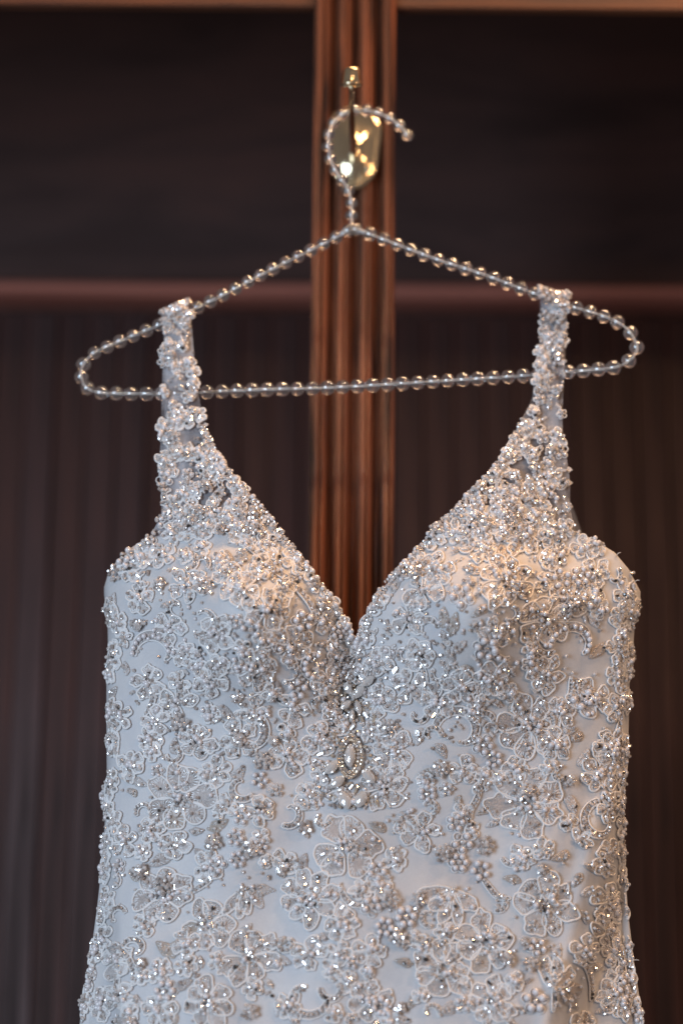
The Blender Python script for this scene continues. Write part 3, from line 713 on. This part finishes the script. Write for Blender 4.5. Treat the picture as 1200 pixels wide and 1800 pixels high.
for pts in [[(334, 1572), (352, 1560), (368, 1548), (374, 1535)], [(843, 1538), (858, 1560), (875, 1578), (898, 1580)], [(842, 1368), (838, 1400), (826, 1425), (820, 1458)], [(596, 1555), (606, 1580), (622, 1592), (642, 1594)],
            [(200, 1660), (222, 1680), (236, 1705), (240, 1730)], [(208, 1660), (206, 1700), (210, 1740), (206, 1770)], [(262, 1200), (270, 1225), (264, 1245), (255, 1260)], [(1000, 1190), (1002, 1215), (996, 1240), (990, 1255)], [(962, 1705), (975, 1730), (972, 1755), (965, 1780)], [(1010, 1690), (1030, 1700), (1036, 1730), (1030, 1760)],
            [(1090, 1230), (1092, 1260), (1082, 1285), (1070, 1300)], [(1085, 1650), (1090, 1690), (1085, 1720), (1090, 1740)], [(435, 965), (465, 985), (490, 1010), (520, 1020)], [(510, 1025), (530, 1045), (545, 1065), (555, 1090)], [(735, 1160), (745, 1185), (748, 1210), (742, 1240)], [(500, 1650), (485, 1662), (470, 1662), (455, 1655)], [(655, 1700), (650, 1720), (640, 1735), (640, 1750)]]:
    c = np.mean(pts, 0); put(stem([(x - c[0], y - c[1]) for x, y in pts]), 'lace_stem', c[0], c[1], 14, 0.0)
for x, y, L, W, a in [(532, 1421, 34, 11, -0.4), (545, 1412, 30, 9, -0.6), (282, 1662, 34, 12, 0.6), (300, 1668, 24, 9, -0.6), (487, 1658, 20, 8, -0.3), (232, 1535, 24, 8, 0.8), (1005, 1300, 22, 10, -0.4), (1060, 1135, 30, 11, 2.4), (655, 1450, 26, 10, 0.4), (842, 1430, 24, 8, -0.5), (890, 1545, 26, 9, 0.1), (1010, 1555, 24, 8, -1.0), (1035, 1525, 26, 10, 0.2), (975, 1510, 28, 10, -0.3), (870, 960, 26, 9, 0.6), (780, 1075, 30, 10, 1.4), (800, 1085, 32, 11, 1.7), (835, 1080, 28, 10, -0.7), (820, 1000, 26, 8, 0.3), (905, 1235, 22, 9, 2.0), (300, 1780, 24, 9, 1), (400, 975, 26, 9, 1.3), (395, 1085, 24, 9, 0.4), (440, 990, 22, 8, 1.4), (720, 1770, 24, 9, -1), (700, 1690, 26, 9, 0.2)]:
    put(stitch_leaf(L, W, True), 'embroidered_leaf', x, y, L * 0.7, a)
for x, y in [(474, 1429), (313, 1432), (505, 1554), (459, 1658), (732, 1290), (790, 1128), (688, 1497), (778, 1002), (560, 1567), (426, 1423)]:
    m = Motif(); m.bead(0, 0, 'sequin', 5.8, 1.5, 'sequin'); m.bead(0, 0, 'silver', 1.9, 3.2); put(m, 'sequin', x, y, 7, None, 3.5)

for k in range(13):
    y = 1085 + k * 57 + U(-10, 10); xl, xr = float(np.interp(y, LE[:, 0], LE[:, 1])), float(np.interp(y, RE[:, 0], RE[:, 1]))
    for x in (xr - U(4, 9), xr - U(26, 40), xl + U(5, 12)):
        R_ = U(24, 32); put(flower(R_, rng.choice([5, 6]), 1.0, 0.15), 'lace_flower', x, y + U(-15, 15), R_ * 0.6)
# brooch of stones at the base of the neckline
brooch = thing_b = None
M['stone'] = mat('cut_stone', f_metal((0.88, 0.85, 0.82), 0.05, 0.45))
def marq(mb, cx, cy, L, W, ang, mats, h=3.0, halo=True):
    mp = Map(cx, cy, ang); t = np.linspace(0, 2 * math.pi, 10, endpoint=False)
    sh = np.stack([L * np.cos(t), W * np.sin(t) * (0.55 + 0.45 * np.abs(np.sin(t)))], 1); rings = [(1.0, 0), (1.02, h), (0.66, h * 2.0), (0.22, h * 2.5)]
    Vs = []
    for f, hh in rings: P, N = mp(sh * f * np.array([1, 1.15])); Vs.append(P + N * ((hh + 9) * PX))
    mb.add(np.vstack(Vs), [(r * 10 + i, r * 10 + (i + 1) % 10, (r + 1) * 10 + (i + 1) % 10, (r + 1) * 10 + i) for r in range(3) for i in range(10)] + [tuple(30 + i for i in range(10))], mats)
mb_ = MB(); marq(mb_, 616, 1333, 20, 9, 1.55, 0, 5); brooch = mb_.build('brooch', M['stone'], dress, smooth=False)
hal = MB()
for (a_, b_, n_, r_) in ((29, 15, 26, 3.0), (37, 21, 34, 3.6)):
    mp = Map(616, 1333, 1.55); t = np.linspace(0, 2 * math.pi, n_, endpoint=False); q = np.stack([a_ * np.cos(t), b_ * np.sin(t) * (0.6 + 0.4 * np.abs(np.sin(t)))], 1); P, N = mp(q)
    for i in range(n_): add_bead(hal, T_SEED, P[i] + N[i] * 11 * PX, N[i] + 0.4 * np.array([U(-1, 1), U(-1, 1), U(-1, 1)]), np.array([1.0, 0, 0]), r_ * PX, rng.choice([6, 6, 0, 6, 1]))
hal.build('halo_beads', BMATS, brooch, smooth=False, stuff=True)
for x, y, L, W, a in [(607, 1410, 17, 9, 1.2), (634, 1408, 15, 9, 2.0), (648, 1368, 15, 8, 0.8), (584, 1352, 15, 8, -0.8), (594, 1378, 15, 8, -0.6), (632, 1247, 13, 7, 1.3), (607, 1212, 14, 7, 0.9), (604, 1241, 12, 7, -0.5), (634, 1218, 17, 8, -0.8), (652, 1198, 14, 7, -0.7), (620, 1225, 10, 6, 1.5), (618, 1262, 11, 6, 1.57)]:
    g_ = MB(); marq(g_, x, y, L, W, a, 0, 4); g_.build('stone', M['stone'], brooch, smooth=False)
mark(616, 1330, 40); mark(620, 1230, 30)

# dense beading around the brooch, in a wedge up to the neckline
def scatter(name, n, pick, rr=(2.6, 3.8), pearl=0.06, hmax=3):
    m = MB()
    done = 0
    while done < n:
        x, y = pick()
        if not (inside(np.array([x]), np.array([y]))[0]) or ((x - 616) / 27) ** 2 + ((y - 1333) / 44) ** 2 < 1: continue
        mp = Map(x, y, 0, True); P, N = mp([[0, 0]]); r_ = U(*rr) * PX; n_ = N[0]; done += 1
        c = P[0] + n_ * (r_ * 0.7 + U(1, hmax) * PX)
        if rng.random() < pearl: r_ *= 1.35; rest_pearls.add(c + r_ * T_PEARL[0], T_PEARL[1], 0)
        else: add_bead(m, T_SEED if rng.random() < 0.8 else T_BUG, c, np.array([U(-1, 1), U(-.4, .4), U(-1, 1)]), n_, r_, BI['gilt' if abs(x - 618) < 45 and 1190 < y < 1440 and rng.random() < 0.35 else kindpick()])
    m.build(name, BMATS, dress, smooth=False, stuff=True)
G_ = rng.gauss
scatter('scattered_beads', 420, lambda: (G_(618, 34), U(1150, 1420)))
# exposed patches of cloth that stay bare
BARE = [(375, 958, 18), (388, 1070, 28), (452, 995, 14), (535, 1062, 16), (215, 1035, 18), (222, 1140, 16), (215, 1195, 18), (1062, 1165, 26), (1075, 1110, 16), (850, 965, 14), (895, 975, 14), (640, 1446, 34), (745, 1535, 40), (870, 1545, 30), (700, 1720, 50),
        (330, 1520, 22), (455, 1610, 26), (500, 1480, 36), (480, 1620, 34), (1010, 1640, 34), (1020, 1400, 26), (230, 1430, 24), (225, 1640, 30), (900, 1700, 20), (1035, 1290, 22), (965, 1460, 34), (1045, 1480, 26), (240, 1300, 16), (880, 1480, 20), (400, 1600, 20), (300, 1690, 26), (715, 1560, 30), (590, 1660, 16), (900, 1330, 14), (740, 1330, 22), (880, 1250, 22), (720, 1280, 14), (1010, 1345, 20), (760, 1640, 22), (500, 1720, 26), (840, 1590, 14), (280, 1490, 22)]
bare = lambda x, y: any((x - a) ** 2 + (y - b) ** 2 < c * c for a, b, c in BARE)
# fillers where nothing sits yet
def occ(x, y, r):
    x0, x1, y0, y1 = int((x - r) / 4), int((x + r) / 4) + 1, int((y - r) / 4), int((y + r) / 4) + 1
    return float((OCC[max(0, y0):y1, max(0, x0):x1] > 0).mean())
nfill = 0
for t in range(7000):
    y = U(925, 1800); xc, hw = edge(y); x = float(xc + hw * U(-1.0, 1.0) * 0.985)
    if not inside(np.array([x]), np.array([y]))[0] or bare(x, y): continue
    up_ = y < 1330 and (x - 640) ** 2 / 380 ** 2 < 1
    R = U(13, 24) if up_ else U(13, 27)
    if occ(x, y, R) > (0.45 if up_ else 0.42): continue
    k = rng.random()
    if k < 0.40: put(flower(R * 1.15, rng.choice([5, 6]), 0.9), 'lace_flower', x, y, R)
    elif k < 0.46: put(pearl_flower(R * 0.9, 5, rng.random() < 0.5), 'pearl_flower', x, y, R)
    elif k < 0.53: put(cluster(R * 0.75, 10), 'bead_cluster', x, y, R)
    elif k < 0.70: put(scroll(R * 0.9, 4.0, R * 0.24, False, rng.choice([-1, 1])), 'lace_scroll', x, y, R)
    else: put(stitch_leaf(R * 1.3, R * 0.5, rng.random() < 0.2, 3), 'embroidered_leaf', x, y, R)
    nfill += 1
    if nfill > 380: break
def pick_up():
    while True:
        y = U(930, 1340); x = U(230, 1060)
        if not bare(x, y) and rng.random() < (1.0 if y < 1240 else 0.5) * (1 if abs(x - 640) < 330 else 0.35): return x, y
scatter('scattered_beads', 900, pick_up, (2.4, 3.5), 0.07)
def pick_lo():
    while True:
        y = U(1340, 1800); x = U(180, 1090)
        if not bare(x, y) and OCC[int(y / 4), int(x / 4)] > 0: return x, y
scatter('scattered_beads', 380, pick_lo, (2.3, 3.2), 0.1)
# straps: crowded little motifs
def pick_strap(tab):
    y = U(tab[0, 0] + 4, 940) if rng.random() < 0.68 else U(790, 940); l = np.interp(y, tab[:, 0], tab[:, 1]); r = np.interp(y, tab[:, 0], tab[:, 2]); return U(l, r), y
for tab in (STRAP_L, STRAP_R):
    ns = 0; pts_s = []
    while ns < 92:
        x, y = pick_strap(tab); wd = float(np.interp(y, tab[:, 0], tab[:, 2] - tab[:, 1]))
        if any((x - a) ** 2 + (y - b) ** 2 < 12 ** 2 for a, b in pts_s) and rng.random() < 0.9: continue
        pts_s.append((x, y)); ns += 1; R = U(10, 15) if wd < 70 else U(13, 22)
        k = rng.random()
        m = flower(R, 5, 1.4) if k < 0.42 else pearl_flower(R * 0.8, 5, True) if k < 0.58 else cluster(R * 0.7, 9) if k < 0.72 else stitch_leaf(R * 1.3, R * 0.5, False, 3) if k < 0.86 else scroll(R * 0.8, 4, R * 0.25, False, 1)
        nm = 'lace_flower' if k < 0.42 else 'pearl_flower' if k < 0.58 else 'bead_cluster' if k < 0.72 else 'embroidered_leaf' if k < 0.86 else 'lace_scroll'
        m.build(nm, Map(x, y, U(0, 6.28), True), 1.0, U(0, 2))
    scatter('strap_beads', 200, lambda: pick_strap(tab), (2.4, 3.8), 0.1, 4)
# beading over the hanger fold of each strap
for tab, wy in ((STRAP_L, (566, 544)), (STRAP_R, (521, 541))):
    m = MB()
    for _ in range(110):
        u = rng.random(); a = U(0.0, 2.6); l, r = tab[0, 1], tab[0, 2]; x = l - 3 + (r - l + 6) * u
        c = unp(x, np.mean(wy) + (wy[1] - wy[0]) * (u - 0.5) + 2 - 22 * math.sin(a), float(yaw(x)) - 0.0095 * math.cos(a))
        add_bead(m, T_SEED, c, np.array([U(-1, 1), U(-1, 1), U(-1, 1)]), np.array([0, -1.0, 0.1]), U(2.6, 4.2) * 0.0004, rng.choice([0, 0, 1, 2, 2, 2]))
    m.build('strap_beads', BMATS, dress, smooth=False, stuff=True)
# beaded edge along the neckline
for seg in (NECK[1:13], NECK[12:24]):
    P = resample(catmull(seg, 200), 7.2); m = MB()
    for i, (x, y) in enumerate(P):
        for k in range(3):
            xx = x + (U(-1, 1.2) + k * 5) * (-1 if x < 625 else 1) ; yy = y + U(-1.5, 1.5)
            p, n = Map(xx, yy, 0, True)([[0, 0]]); r_ = U(3.0, 4.4) * PX
            add_bead(m, T_SEED if rng.random() < 0.85 else T_GEM, p[0] + n[0] * U(1.0, 4.5) * PX, np.array([U(-1, 1), U(-1, 1), U(-1, 1)]), n[0], r_, BI[rng.choice(['silver', 'clear', 'clear', 'smoke', 'silver'])])
    for _ in range(16):
        i = rng.randrange(len(P)); x, y = P[i]; p, n = Map(x, y, 0, True)([[0, 0]]); r_ = U(4.5, 6.5) * PX
        rest_pearls.add(p[0] + n[0] * 4 * PX + r_ * T_PEARL[0], T_PEARL[1], 0)
    m.build('neckline_beading', BMATS, dress, smooth=False, stuff=True)
# a few loose thread ends at the seams
for x, y, a, L in [(1108, 1690, -0.4, 16), (1084, 975, -0.9, 11), (1116, 1022, -0.7, 10)]:
    t_ = np.linspace(0, 1, 8); q = np.stack([x + L * t_ * math.cos(a), y + L * t_ * math.sin(a) + 5 * t_ * t_], 1); tm = MB()
    P_ = unp(q[:, 0], q[:, 1], np.full(8, float(surfY(np.array(x - 14.0), np.array(float(y)))) - 0.002))
    tube(tm, P_, np.tile([0.0, 1, 0.001], (8, 1)), 0.0002, 5); tm.build('loose_thread', M['thread'], dress)
rest_pearls.build('scattered_pearls', M['pearl'], dress, stuff=True)
print('objects', len(bpy.data.objects), 'fill', nfill, 'pearls', pearl_count[0], 'tris', sum(len(p.vertices) - 2 for o in bpy.data.objects if o.type == 'MESH' for p in o.data.polygons))
